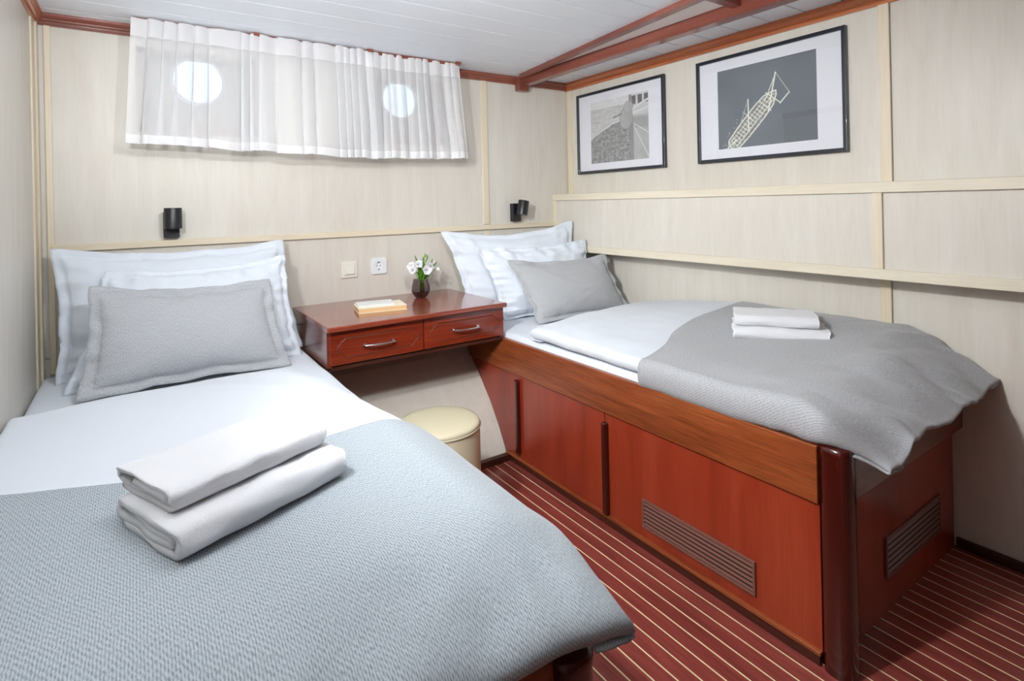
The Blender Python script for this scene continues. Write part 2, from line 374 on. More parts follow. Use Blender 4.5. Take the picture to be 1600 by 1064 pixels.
# window niches with a round porthole in each
for wi, (W, px, pz) in enumerate(((W1, .241, 1.80), (W2, 1.209, 1.803))):
    wn = empty('window_%d' % (wi + 1), ((W[0] + W[1]) / 2, YB, W[2])); wn['_w'] = tuple(wn.location); wn['kind'] = 'structure'
    wn['label'] = 'square niche with a round porthole behind the curtain, ' + ('left one' if wi == 0 else 'right one')
    yb = YB + .10; r = .104
    mb = MB()   # reveal
    t = .012
    mb.box((W[0], YB, W[2]), (W[0] + t, yb, W[3])); mb.box((W[1] - t, YB, W[2]), (W[1], yb, W[3]))
    mb.box((W[0], YB, W[2]), (W[1], yb, W[2] + t)); mb.box((W[0], YB, W[3] - t), (W[1], yb, W[3]))
    mb.build('reveal', 'nicheshade', wn)
    # back plate with round hole
    N = 48; mb = MB(); inner = []; outer = []
    for j in range(N):
        q = 2 * PI * j / N; c, s_ = math.cos(q), math.sin(q)
        inner.append((px + r * c, yb, pz + r * s_))
        tx = ((W[1] if c > 0 else W[0]) - px) / c if abs(c) > 1e-6 else 1e9; tz = ((W[3] if s_ > 0 else W[2]) - pz) / s_ if abs(s_) > 1e-6 else 1e9
        tt = min(tx, tz); outer.append((px + tt * c, yb, pz + tt * s_))
    V = inner + outer + [(a, b + .03, c) for a, b, c in inner]
    F = [(j, (j + 1) % N, (j + 1) % N + N, j + N) for j in range(N)] + [(j, j + 2 * N, (j + 1) % N + 2 * N, (j + 1) % N) for j in range(N)]
    # corners of plate
    for cx, cz in ((W[0], W[2]), (W[1], W[2]), (W[1], W[3]), (W[0], W[3])):
        j = min(range(N), key=lambda q: (outer[q][0] - cx) ** 2 + (outer[q][2] - cz) ** 2)
        V.append((cx, yb, cz)); e = len(V) - 1
        F += [((j - 1) % N + N, j + N, e), (j + N, (j + 1) % N + N, e)]
    mb.add(V, F); mb.build('back_plate', 'nicheshade', wn)
    mb = MB(); mb.lathe([(r - .006, -.006), (r - .006, .008), (r + .010, .008), (r + .010, -.0)], (px, yb, pz), 48, Matrix.Rotation(PI / 2, 3, 'X')); mb.build('porthole_ring', 'metal', wn, smooth=True)
    mb = MB(); mb.add([(px + r * math.cos(2 * PI * j / N), yb + .02, pz + r * math.sin(2 * PI * j / N)) for j in range(N)], [tuple(range(N))]); mb.build('porthole_glass', 'glassclear', wn)
    fw = .026
    mb = MB(); f0, f1 = YB - .012, YB
    mb.box((W[0] - .004, f0, W[2] - .004), (W[0] + fw, f1, W[3])); mb.box((W[1] - fw, f0, W[2] - .004), (W[1] + .004, f1, W[3]))
    mb.box((W[0] - .004, f0, W[2] - .008), (W[1] + .004, f1, W[2] + fw + .008)); mb.box((W[0], f0, W[3] - fw), (W[1], f1, W[3]))
    mb.build('window_frame', 'windowwood', wn)
# left wall
lw = struct(box('wall_left', (XL - .04, YF, 0), (XL, YB + .03, 2.05), 'wall'), 'pale laminate wall beside the near bed')
box('batten', (XL - .001, YB - .045, .55), (XL + .012, YB - .003, 1.955), 'batten', lw, bevel=.003)
box('batten', (XL - .001, YB - .115, .55), (XL + .006, YB - .055, 1.955), 'batten', lw, bevel=.002)
# right wall with the boxed shelf band
rw = struct(box('wall_right', (XR + .012, YF, 0), (XR + .05, YB + .03, 2.05), 'wall'), 'pale laminate wall behind the far bed')
for (y0, y1, z0, z1, dx) in ((.91, YB, 1.2, ZC, 0), (YF, .91, 1.2, ZC, .004), (.915, YB, .0, .95, 0), (YF, .915, .0, .95, .004)):
    box('panel', (XR + dx, y0 + (.002 if y0 > YF else 0), z0), (XR + .014, y1, z1), 'wall', rw)
box('batten', (XR - .010, .886, 1.26), (XR + .002, .924, 1.945), 'batten', rw, bevel=.003)
box('batten', (XR - .010, .897, .62), (XR + .002, .935, .93), 'batten', rw, bevel=.003)
box('batten', (XR - .008, YB - .05, 1.26), (XR + .002, YB - .006, 1.955), 'batten', rw, bevel=.003)
band = box('shelf_band', (XB + .006, YF, .925), (XR - .0005, YB - .001, 1.262), 'batten_y', rw)
box('panel', (XB + .002, .893, .945), (XB + .008, YB - .03, 1.232), 'wall', rw)
box('panel', (XB + .004, YF, .945), (XB + .008, .876, 1.232), 'wall', rw)
box('batten', (XB - .010, YF, 1.229), (XB + .020, YB - .001, 1.268), 'batten_y', rw, bevel=.003)
box('batten', (XB - .010, YF, .918), (XB + .020, YB - .001, .956), 'batten_y', rw, bevel=.003)
box('batten', (XB - .008, .872, .956), (XB + .008, .905, 1.229), 'batten', rw, bevel=.002)
box('batten', (XB - .008, YB - .034, .956), (XB + .008, YB - .001, 1.229), 'batten', rw, bevel=.002)
# wall behind the camera with the cabin door
fw_ = struct(box('wall_front', (XL - .05, YF - .05, 0), (XR + .05, YF, 2.05), 'deskside'), 'mahogany cabin wall behind the camera')
dr = struct(box('door_1', (1.25, YF, .02), (1.95, YF + .03, 1.86), 'deskfront', bevel=.003), 'mahogany cabin door'); 
MB().tube([(1.32, YF + .03, .95), (1.32, YF + .075, .95), (1.44, YF + .075, .95)], .009).build('door_handle', 'chrome', dr, smooth=True)
# base boards
struct(box('baseboard_right', (XR - .012, YF, 0), (XR + .003, .715, .032), 'skirt', bevel=.002))
struct(box('baseboard_back', (.62, 2.17, 0), (1.45, 2.20, .030), 'skirt', bevel=.002))
struct(box('baseboard_left', (XL, YF, 0), (XL + .012, .70, .032), 'skirt', bevel=.002))
struct(box('baseboard_front', (XL, YF, 0), (1.22, YF + .012, .032), 'skirt', bevel=.002))
# crown mouldings (stepped profile)
def crown(name, p0, p1, inward, m, h=.045, dz=0):
    inward = Vector(inward); prof = [(0, 0), (.010, 0), (.013, .008), (.013, .014), (.019, .018), (.019, .024), (.026, .030), (.030, .036), (.030, h), (0, h)]
    pts = [Vector(p0) + inward * a + Vector((0, 0, ZC - h + b - .0005)) for a, b in prof]
    o = MB().prism(pts, Vector(p1) - Vector(p0)).build(name, m); return struct(o)
crown('trim_1', (XL, YB, 0), (XR, YB, 0), (0, -1, 0), 'crown')
crown('trim_2', (XR, YF, 0), (XR, YB - .0, 0), (-1, 0, 0), 'crown_y', .05)
crown('trim_3', (XL, YF, 0), (XL, YB, 0), (1, 0, 0), 'crown_y')
# beam along the ceiling and the slanting strip beside it
bm_ = struct(box('trim_4', (1.932, .3, 1.928), (1.985, YB - .03, ZC + .002), 'beam', bevel=.003), 'mahogany beam along the ceiling')
MB().prism([(1.918, YB - .045, 1.900), (1.918, YB - .045, ZC), (1.918, YB - .001, ZC), (1.918, YB - .001, 1.900)], (.075, 0, 0)).build('beam_bracket', 'beam', bm_, bevel=.003)
d = Vector((1.926 - 1.775, 2.64 - 1.275, 0)).normalized(); nn = Vector((-d.y, d.x, 0))
a = Vector((1.926, 2.66, ZC - .022)); b = a - d * 2.3
struct(MB().prism([a, a + nn * .034, b + nn * .05, b], (0, 0, .024)).build('trim_5', 'beam', bevel=.003), 'slanting mahogany strip on the ceiling')
struct(box('trim_6', (1.76, 1.235, ZC - .026), (1.933, 1.275, ZC + .002), 'beam', bevel=.003), 'short mahogany strip closing the white wedge')
# ceiling lamp out of view, then bowl and spots added for fill
for (lx, ly, r) in ((.45, 1.20, .19),):
    t = empty('ceiling_lamp', (lx, ly, ZC), 'round opal ceiling lamp over the near bed', 'lamp'); t['_w'] = tuple(t.location)
    MB().lathe([(0.001, 0), (r + .02, 0), (r + .02, -.03), (r, -.034)], (lx, ly, ZC), 40).build('base_ring', 'chrome', t, smooth=True)
    MB().lathe([(r, -.030), (r * .97, -.055), (r * .8, -.078), (r * .4, -.088), (.001, -.09)], (lx, ly, ZC), 40).build('lamp_shade', 'lampglass', t, smooth=True)
t = empty('fill_uplighter', (XL, .98, 1.42), 'white bowl uplighter added on the left wall to brighten the ceiling', 'lamp'); t['_w'] = tuple(t.location)  # unseen bowl, made up to house the added upward light
MB().lathe([(.001, -.05), (.03, -.04), (.048, -.015), (.060, .02), (.057, .02), (.046, -.008), (.028, -.032), (.001, -.042)], (XL + .065, .98, 1.49), 40).build('bowl', 'ceil', t, smooth=True)
box('wall_plate', (XL, .95, 1.44), (XL + .02, 1.01, 1.51), 'ceil', t, bevel=.003)
for a_, b_, p_, c_ in FILL_SPOTS:
    a_ = Vector(a_); d_ = (Vector(b_) - a_).normalized(); q_ = d_.to_track_quat('Z', 'Y').to_matrix()
    t = empty('added_fill_spot', (a_.x, a_.y, a_.z), 'small white spotlight added for fill light under the ceiling ' + ('by the left wall' if a_.x < 0 else 'over the near throw'), 'lamp'); t['_w'] = tuple(t.location)  # unseen housings made up for the added spots
    MB().lathe([(.001, -.09), (.03, -.088), (.034, -.02), (.036, .0), (.033, .0), (.030, -.03), (.001, -.03)], a_ - d_ * .05, 32, q_).build('fill_spot_body', 'ceil', t, smooth=True)
    MB().tube([a_ - d_ * .10, (a_.x - d_.x * .1, a_.y - d_.y * .1, ZC + .001)], .007, 10).build('fill_spot_arm', 'chrome', t, smooth=True)
# ------------------------------------------------------------------ beds
def vent(parent, o, ux, L, H, nrm, nsl=6, wl='vent'):
    """louvred vent: o bottom corner, ux direction along, nrm outward"""
    o = Vector(o); ux = Vector(ux); nrm = Vector(nrm); uz = Vector((0, 0, 1))
    def bx(mb, a0, a1, z0, z1, d0, d1):
        P = [o + ux * a + uz * z for a, z in ((a0, z0), (a1, z0), (a1, z1), (a0, z1))]
        mb.prism([p + nrm * d0 for p in P], nrm * (d1 - d0))
    mb = MB(); t = .008; bx(mb, 0, L, 0, t, 0, .007); bx(mb, 0, L, H - t, H, 0, .007); bx(mb, 0, t, t, H - t, 0, .007); bx(mb, L - t, L, t, H - t, 0, .007)
    v = mb.build('vent_frame', 'vent', parent, bevel=.0015)
    mb = MB(); bx(mb, t, L - t, t, H - t, .0002, .001); mb.build('vent_back', 'ventdark', v)
    pitch = (H - 2 * t) / nsl
    for i in range(nsl):
        z = t + pitch * (i + .5)
        P = [o + ux * t + uz * (z + a) + nrm * b_ for a, b_ in ((-.0042, .0055), (.0028, .0015), (.0044, .0032), (-.0028, .0068))]
        MB().prism(P, ux * (L - 2 * t)).build('slat', 'vent', v)
    return v
def bed(name, s, xs, xw, label, top=.584, ftop=.572):
    """s=-1: open side faces -X at xs, wall side at xw"""
    t = empty(name, ((xs + xw) / 2, 1.6, 0), label, 'bed'); t['_w'] = tuple(t.location)
    o = -1 if s < 0 else 1        # outward x direction
    X = lambda d: xs + o * d      # d>0 outward
    # side rail board
    pts = [(X(0), .735, .424), (X(0), .735, .575), (X(0), 2.62, .575), (X(0), 2.53, .424)]
    MB().prism(pts, (-o * .022, 0, 0)).build('side_rail', 'rail', t, bevel=.003)
    # lower side: three veneer panels, rear one cut to the sloping hull
    def slope(z):
        for (y0, z0), (y1, z1) in zip(prof[:-1], prof[1:]):
            if z1 <= z <= z0: return y1 + (y0 - y1) * (z - z1) / (z0 - z1)
        return 2.7
    pr = [(X(-.010), 2.085, .034), (X(-.010), 2.085, .424)] + [(X(-.010), slope(z) - .006, z) for z in (.424, .335, .235, .125, .034)]
    MB().prism(pr, (-o * .014, 0, 0)).build('side_panel', 'panel', t)
    box('side_panel', (X(-.008), 1.527, .034), (X(-.024), 2.083, .424), 'panel', t, bevel=.001)
    box('side_panel', (X(-.010), .735, .034), (X(-.024), 1.525, .424), 'panel', t, bevel=.001)
    box('carcass', (X(-.030), .75, .03), (xw + o * .012, 2.19, .53), 'panel', t)
    box('skirting', (X(-.004), .74, 0), (X(-.02), 2.165, .034), 'skirt', t, bevel=.002)
    box('edge_strip', (X(.002), .735, .030), (X(-.012), 2.20, .041), 'rail', t, bevel=.002)
    for y, z0, z1 in ((2.092, .064, .404), (1.518, .044, .390)):
        MB().box((X(.012), y - .012, z0), (X(-.010), y + .012, z1)).build('handle', 'post', t, bevel=.007, seg=3)
    vent(t, (X(-.010), .918 if o < 0 else .918, .077), (0, 1, 0), .426, .10, (o, 0, 0))
    # foot end
    xa = X(-.03); xb_ = xw
    box('foot_panel', (xa, .722, 0), (xb_ + o * .004, .745, .43), 'panel', t)
    box('foot_board', (xa, .690, .418), (xb_ + o * .006, .745, ftop), 'rail_x', t, bevel=.004)
    xv0, xv1 = sorted((X(-.345), X(-.755)))
    vent(t, (xv0, .722, .10), (1, 0, 0), .41, .12, (0, -1, 0), 6)
    # corner post: rounded outside, bull-nosed top
    N = 28; cx, cy = X(-.036), .700; ring = []
    for j in range(N):
        q = 2 * PI * j / N; c, s_ = math.cos(q), math.sin(q); e = .72
        ring.append((math.copysign(abs(c) ** e, c) * .037, math.copysign(abs(s_) ** e, s_) * .037))
    lv = [(0, 1), (top - .034, 1), (top - .028, 1.03), (top - .018, 1.06), (top - .008, 1.03), (top - .002, .9), (top, .6), (top, .001)]
    mb = MB(); mb.grid(lambda i, j: (cx + ring[i % N][0] * lv[j][1], cy + ring[i % N][1] * lv[j][1], lv[j][0]), N + 1, len(lv))
    mb.build('corner_post', 'post', t, smooth=True)
    return t
bedR = bed('bed', -1, XD, XR, 'cherry-fronted built-in bed along the picture wall with louvred vents')
bedL = bed('bed', 1, .605, XL, 'built-in bed at the left wall under the nearer grey throw, only its foot corner showing', .50, .50)
# ------------------------------------------------------------------ cloth slabs
def axis(a0, a1, r, w0, w1, n, under=.05):
    """list of (coord, h): flat between, rounded + turned under at each wrapped end"""
    out = []
    if w0:
        for i in range(3): out.append((a0 + r + under * (1 - i / 3), -1))
        for i in range(9):
            th = -PI / 2 + PI * i / 8; out.append((a0 + r - r * math.cos(th), math.sin(th)))
    for i in range(1, n):
        f = i / n; s0 = a0 + (r if w0 else 0); s1 = a1 - (r if w1 else 0); out.append((s0 + (s1 - s0) * f, 1))
    if not w0: out.insert(0, (a0, 1))
    if not w1: out.append((a1, 1))
    if w1:
        for i in range(9):
            th = PI / 2 - PI * i / 8; out.append((a1 - r + r * math.cos(th), math.sin(th)))
        for i in range(1, 4): out.append((a1 - r - under * i / 3, -1))
    return out
def slab(name, x0, x1, y0, y1, T, r, zc, wraps, m, nx=70, ny=90, warp=None, sq=1.0, solid=0, under=.05, parent=None, tf=None):
    ax = axis(x0, x1, r, wraps[0], wraps[1], nx, under); ay = axis(y0, y1, r, wraps[2], wraps[3], ny, under)
    pw = lambda h: math.copysign(abs(h) ** sq, h)
    uu = [0]; vv = [0]
    for i in range(1, len(ax)): uu.append(uu[-1] + math.hypot(ax[i][0] - ax[i - 1][0], (pw(ax[i][1]) - pw(ax[i - 1][1])) * T / 2))
    for i in range(1, len(ay)): vv.append(vv[-1] + math.hypot(ay[i][0] - ay[i - 1][0], (pw(ay[i][1]) - pw(ay[i - 1][1])) * T / 2))
    V = []; UV = []
    for j, (y, hy) in enumerate(ay):
        for i, (x, hx) in enumerate(ax):
            h = pw(min(hx, hy)); X, Y, dz = x, y, 0
            if warp: X, Y, dz = warp(x, y, h)
            V.append((X, Y, zc(x, y) + h * T / 2 * (tf(x, y) if tf else 1) + dz)); UV.append((uu[i], vv[j]))
    mb = MB(); mb.grid(lambda i, j: V[j * len(ax) + i], len(ax), len(ay))
    return mb.build(name, m, parent, smooth=True, uv=UV, solid=solid)
def wr(x, y, a, sx, sy, seed, o=3):
    return a * fr(x * sx, y * sy, seed, o)
def ridge(x, y, ang, freq, seed, warpa=.6):
    c, s_ = math.cos(ang), math.sin(ang); u = x * c + y * s_; v = -x * s_ + y * c
    n_ = nz(u * freq, v * freq * .22, seed) + .5 * nz(u * freq * 2.1, v * freq * .5, seed + 5)
    return 1 - min(1, abs(n_) * 3)
# mattresses with fitted sheets
def zm(seed):
    return lambda x, y: .567 + wr(x, y, .004, 5, 3, seed) * sstep(.6, .8, y)
mR = slab('mattress', XD + .018, XR - .004, .755, 2.722, .066, .030, zm(3), (1, 1, 1, 1), 'cotton', 40, 60, sq=.45)
tag(mR, 'white sheeted mattress set into the bed at the picture wall', 'mattress')
mL = slab('mattress', XL + .006, .596, .755, 2.722, .066, .030, zm(9), (1, 1, 1, 1), 'cotton', 40, 60, sq=.45)
tag(mL, 'white sheeted mattress of the bed at the left wall', 'mattress')
# ---- right bed duvet + throw
def zR(x, y):
    z = .634 + .055 * sstep(1.6, 2.3, x) * sstep(2.1, 1.5, y) + .014 * sstep(1.44, 1.6, x)
    z += .005 * math.sin(x * 5 + y * 2.2) + wr(x, y, .006, 3, 2, 4)
    z += .0045 * ridge(x, y, 1.2, 3.2, 11) * sstep(.8, 1.2, y)
    f = clamp((.84 - y) / .24)
    k_ = sstep(1.6, 2.25, x); z -= .068 * f ** 2.6 * (1 - k_) + .105 * f ** 1.3 * k_
    # creases fanning towards the hanging corner
    g = sstep(1.15, .68, y); z += g * .010 * ridge(x, y, .9, 7, 21) + g * wr(x, y, .012, 7, 5, 8)
    return z
def warpR(x, y, h):
    f = sstep(.72, .60, y); X = x + f * .085 * sstep(1.75, 1.44, x) ; Y = y + .012 * nz(x * 6, 3, 1)
    X += f * .0
    dz = -.035 * f * sstep(1.62, 1.46, x)
    if y > 1.8: Y += .05 * sstep(1.5, 2.2, x)
    return X, Y, dz
dR = slab('duvet', 1.452, 2.318, .715, 2.0, .052, .026, zR, (1, 1, 1, 1), 'cotton', 80, 110, warp=warpR, sq=.8, tf=lambda x, y: .3 + .7 * sstep(.70, .84, y))
tag(dR, 'smooth white duvet on the bed below the framed pictures', 'duvet')
def warpRb(x, y, h):
    X, Y, dz = warpR(x, y, h)
    # start edge of the throw is curved
    k_ = sstep(1.0, 1.34, y)
    Y += k_ * (.16 * sstep(1.44, 1.95, x) + .02 * nz(x * 4, 9, 2))
    return X, Y, dz + .004
bR = slab('throw_blanket', 1.424, 2.324, .590, 1.335, .104, .030, lambda x, y: zR(x, y + sstep(1.0, 1.34, y) * .16 * sstep(1.44, 1.95, x)) - .019 + .013 * sstep(.76, .62, y), (1, 1, 1, 0), 'greyweave2', 110, 120, warp=warpRb, solid=.003, sq=.8, tf=lambda x, y: .22 + .78 * sstep(.60, .78, y))
tag(bR, 'warm grey woven throw draped over the foot of the bed with louvred vents', 'blanket')
# ---- left bed duvet + throw
def redge(y): return .575 + .085 * sstep(2.0, 1.2, y) - .04 * sstep(.85, .6, y)
def zL(x, y):
    z = .638 + wr(x, y, .006, 2.6, 2, 14) + .006 * math.sin(x * 4 + 1 + y * 3)
    z += .0035 * ridge(x, y, 1.0, 2.6, 31) * sstep(1.2, 1.5, y)
    f = clamp((.90 - y) / .30)
    z -= (.075 * clamp((x - .50) / .17) ** 1.8 * sstep(2.05, 1.7, y) + .02 * clamp((x - .5) / .17) ** 2) * (1 - .65 * f)
    z -= .050 * f ** 1.8
    g = sstep(1.0, .66, y); z += g * wr(x, y, .014, 6, 5, 18)
    return z
def warpL(x, y, h):
    s_ = redge(y) - .66
    X = x + s_ * sstep(.1, .66, x)
    # rounded back corner
    if y > 1.8: X -= .09 * sstep(1.85, 2.04, y) * sstep(.35, .66, x) * 1.0
    Y = y - .01 * nz(x * 5, 1, 4)
    if y < .8: Y -= .02 * sstep(.3, .66, x) * sstep(.8, .6, y)
    return X, Y, 0
dL = slab('duvet', XL + .004, .655, .66, 2.055, .046, .024, zL, (1, 1, 1, 1), 'cotton', 80, 110, warp=warpL, sq=.8, tf=lambda x, y: .5 + .5 * sstep(.66, .88, y))
tag(dL, 'white duvet on the bed at the left wall, folded down below the pillows', 'duvet')
def stL(x): return .135 * clamp((.10 - x) / .38) ** 1.2
def warpLb(x, y, h):
    k_ = sstep(1.0, 1.34, y); X, Y, dz = warpL(x, y, h)
    return X, Y + k_ * (stL(x) + .008 * nz(x * 5, 2, 2)), dz + .003
bL = slab('throw_blanket', XL + .003, .668, .622, 1.345, .068, .032, lambda x, y: zL(x, y + sstep(1.0, 1.34, y) * stL(x)) - .004, (0, 1, 1, 0), 'greyweave', 120, 110, warp=warpLb, solid=.003, sq=.8, tf=lambda x, y: .62 + .38 * sstep(.62, .85, y))
tag(bL, 'cool grey woven throw filling the foreground on the left bed', 'blanket')
# ------------------------------------------------------------------ pillows
def pillow(name, BL, BR, TL, TR, T, m, label, fl=.0, seed=1, out=None, sag=0, wrk=.006, bow=.05, group=None, slump=0, cat='pillow', flw=.006, crn=None):
    BL, BR, TL, TR = map(Vector, (BL, BR, TL, TR)); n_ = 56
    nrm = (BR - BL).cross(TL - BL).normalized()      # faces the room (-Y side)
    W = ((BR - BL).length + (TR - TL).length) / 2; H = ((TL - BL).length + (TR - BR).length) / 2
    fu, fv = fl / W * 2, fl / H * 2
    def pars(f):
        a = []
        if f > 0: a += [-1 - f, -1 - f * .66, -1 - f * .33]
        a += [-math.cos(PI * i / (n_ - 1)) * .6 + (2 * i / (n_ - 1) - 1) * .4 for i in range(n_)]
        if f > 0: a += [1 + f * .33, 1 + f * .66, 1 + f]
        return a
    U, Vv = pars(fu), pars(fv); vs = []; uvs = []; fs = []
    def pt(u, v, side):
        uc, vc = clamp(u, -1, 1), clamp(v, -1, 1)
        prof_ = max(0, (1 - abs(uc) ** 2.6) * (1 - abs(vc) ** 2.2)) ** .52
        x = u * (1 - bow * (1 - vc * vc)) + abs(uc) ** 3 * (.030 * nz(v * 2.6, seed, 1) + .016 * nz(v * 7, seed, 2)) * (1 - abs(vc) ** 4)
        y_ = v * (1 - bow * 1.3 * (1 - uc * uc)) + abs(vc) ** 3 * (.050 * nz(u * 2.2, seed, 3) + .014 * nz(u * 6, seed, 4)) * (1 - abs(uc) ** 4)
        a, b = (x / (1 + fu) + 1) / 2, (y_ / (1 + fv) + 1) / 2
        p = BL * (1 - a) * (1 - b) + BR * a * (1 - b) + TL * (1 - a) * b + TR * a * b
        th = T / 2 * prof_
        # heavier filling low down
        th *= 1 + .22 * (-vc)
        wv = fr(u * 1.3 + seed, v * 1.3, seed * 1.7, 3) * .35 + ridge(u * .5, v * .5, .5 + seed, 3.2, seed + 2) * .3 + ridge(u * .5, v * .5, 2.1 + seed, 4.5, seed + 7) * .22
        # puckers radiating from seam edges
        edge = max(abs(uc), abs(vc)); wu = sstep(.72, .97, abs(uc)); wv2 = sstep(.62, .95, abs(vc))
        pk = .8 * (wu * nz(v * 5.5 + .6 * u, u * 1.2, seed + 3) + wv2 * nz(u * 7 + .6 * v, v * 1.2, seed + 4))
        d_ = wrk * (wv + pk) * (1 if abs(u) <= 1 and abs(v) <= 1 else .6)
        ctr = 0
        if abs(u) > 1 or abs(v) > 1: ctr = flw * nz(u * 3.1, v * 3.1, seed + 9) * 1.6
        sagz = sag * (1 - uc * uc) * sstep(-1, 1, v)
        q = p + nrm * (ctr + side * (th + .0012) + (d_ if side > 0 else 0)) - Vector((0, 0, 1)) * sagz
        return q
    nu, nv = len(U), len(Vv)
    for side in (1, -1):
        for v in Vv:
            for u in U: vs.append(pt(u, v, side)); uvs.append((u * W / 2, v * H / 2))
    o2 = nu * nv
    for j in range(nv - 1):
        for i in range(nu - 1):
            a = j * nu + i; fs.append((a, a + 1, a + nu + 1, a + nu)); fs.append((o2 + a, o2 + a + nu, o2 + a + nu + 1, o2 + a + 1))
    bd = [i for i in range(nu)] + [j * nu + nu - 1 for j in range(1, nv)] + [(nv - 1) * nu + i for i in range(nu - 2, -1, -1)] + [j * nu for j in range(nv - 2, 0, -1)]
    for k_ in range(len(bd)):
        a, b = bd[k_], bd[(k_ + 1) % len(bd)]; fs.append((a, o2 + a, o2 + b, b))
    o = MB().add(vs, fs).build(name, m, smooth=True, uv=uvs)
    tag(o, label, cat, group); return o
# left bed
pillow('pillow', (-.25, 2.56, .60), (.60, 2.56, .60), (-.268, 2.66, 1.085), (.55, 2.66, 1.075), .13, 'cotton', 'rear white pillow with a flanged edge, leaning on the wall at the left bed', .035, 2, sag=.02, wrk=.016, bow=.045)
pillow('pillow', (-.215, 2.40, .60), (.565, 2.42, .60), (-.10, 2.54, 1.0), (.53, 2.54, 1.015), .14, 'cotton', 'front white pillow of the left bed, between the rear pillow and the ribbed cushion', .025, 5, sag=.012, wrk=.024, bow=.05)
pillow('cushion', (-.172, 2.265, .605), (.492, 2.275, .603), (-.142, 2.43, .958), (.448, 2.43, .930), .12, 'cushion1', 'ribbed grey oblong cushion with a wide flange on the left bed', .040, 8, cat='cushion', sag=.012, wrk=.008, bow=.045, flw=.012)
# right bed
pillow('pillow', (1.47, 2.56, .60), (2.17, 2.50, .60), (1.352, 2.66, 1.075), (2.185, 2.55, 1.105), .13, 'cotton', 'rear white flanged pillow in the corner at the far bed', .035, 12, sag=.03, wrk=.018, bow=.06)
pillow('pillow', (1.585, 2.41, .60), (2.20, 2.36, .60), (1.475, 2.50, .990), (2.175, 2.42, 1.0), .14, 'cotton', 'front white pillow at the far bed, behind the plain light grey cushion', .02, 15, sag=.012, wrk=.024, bow=.05)
pillow('cushion', (1.668, 2.225, .604), (2.268, 2.165, .604), (1.582, 2.37, .925), (2.205, 2.30, .915), .12, 'cushion2', 'plain light grey cushion resting on the far bed by the desk', .028, 19, cat='cushion', sag=.012, wrk=.008, bow=.05, flw=.008)
# ------------------------------------------------------------------ towels
def towel(cx, cy, z, ang, L, D, Hh, label, seed, flip=False, tilt=0):
    t = Hh / 4.0; hw = D / 2
    path = []
    def arc(cx_, cz_, r, a0, a1, n):
        for i in range(n + 1):
            q = a0 + (a1 - a0) * i / n; path.append((cx_ + r * math.cos(q), cz_ + r * math.sin(q)))
    z0, z3 = t * .5, t * 3.5; z1, z2 = t * 1.5, t * 2.5; R = (z3 - z0) / 2; r_ = (z2 - z1) / 2
    path += [(-hw + .012 + .03 * i, z0) for i in range(int((D - .03 - R) / .03) + 1)]
    arc(hw - R, (z0 + z3) / 2, R, -PI / 2, PI / 2, 10)
    n0 = 8
    for i in range(1, n0): path.append((hw - R - (D - 2 * R - .0) * i / n0, z3))
    arc(-hw + R * .62 , (z3 + z1) / 2, (z3 - z1) / 2, PI / 2, 3 * PI / 2, 8)
    for i in range(1, n0): path.append((-hw + R + (D - R * 2 - .02) * i / n0, z1))
    arc(hw - R - .012, (z1 + z2) / 2, r_, -PI / 2, PI / 2, 6)
    for i in range(1, n0): path.append((hw - R - .012 - (D - R * 2 - .035) * i / n0, z2))
    # outline = offset both sides
    P = [Vector((a, b, 0)) for a, b in path]; tt = t * .47; left = []; right = []
    for i, p in enumerate(P):
        d_ = (P[min(i + 1, len(P) - 1)] - P[max(i - 1, 0)]).normalized(); nn_ = Vector((-d_.y, d_.x, 0))
        left.append(p + nn_ * tt); right.append(p - nn_ * tt)
    def endcap(p, d_): return [p + d_ * tt]
    ds = (P[1] - P[0]).normalized(); de = (P[-1] - P[-2]).normalized()
    ring = left + endcap(P[-1], de) + right[::-1] + endcap(P[0], -ds)
    n_ = len(ring); NL = 46; vs = []; fs = []
    c, s_ = math.cos(ang), math.sin(ang)
    for k_ in range(NL):
        u = k_ / (NL - 1); l = (u - .5) * L
        pinch = 1 - .10 * math.exp(-((u) / .03) ** 2) - .10 * math.exp(-((1 - u) / .03) ** 2)
        for q in ring:
            lay = q.y / Hh
            ll = l + (.008 * nz(q.x * 12, lay * 2.5, seed) + .006 * (lay - .5)) * (2 * u - 1)
            x_ = q.x + .006 * nz(u * 4, lay * 3, seed + 1); zz = q.y + (.004 * nz(u * 5, q.x * 10, seed + 2) + .0016 * nz(u * 30, q.x * 60, seed + 4)) * min(1, q.y / t) 
            zz = Hh / 2 + (zz - Hh / 2) * (1 - (1 - pinch) * .6)
            zz += tilt * l
            xx, yy = (ll * c - x_ * s_, ll * s_ + x_ * c) if not flip else (ll * c + x_ * s_, ll * s_ - x_ * c)
            vs.append((cx + xx, cy + yy, z + zz))
    for k_ in range(NL - 1):
        for i in range(n_):
            j = (i + 1) % n_; f_ = (k_ * n_ + i, k_ * n_ + j, (k_ + 1) * n_ + j, (k_ + 1) * n_ + i); fs.append(f_ if not flip else f_[::-1])
    nl = len(left)
    # end faces as quads between left and right rails
    for k_ in (0, NL - 1):
        b0 = k_ * n_
        for i in range(nl - 1):
            f_ = (b0 + i, b0 + i + 1, b0 + n_ - 2 - i - 1, b0 + n_ - 2 - i)
            fs.append(f_)
    o = MB().add(vs, fs).build('towel', 'terry', smooth=True)
    return tag(o, label, 'towel', 'folded white towels on the beds')
aL = math.atan2(.113, .275)
def ax2(ang): return Vector((math.cos(ang), math.sin(ang), 0)), Vector((-math.sin(ang), math.cos(ang), 0))
u_, v_ = ax2(aL)
towel(.155, 1.165, .664, aL, .325, .205, .056, 'lower towel of the pair on the near left throw', 3, flip=True)
towel(.142, 1.205, .720, aL + .02, .305, .185, .042, 'upper towel of the pair on the near left throw', 6, flip=True)
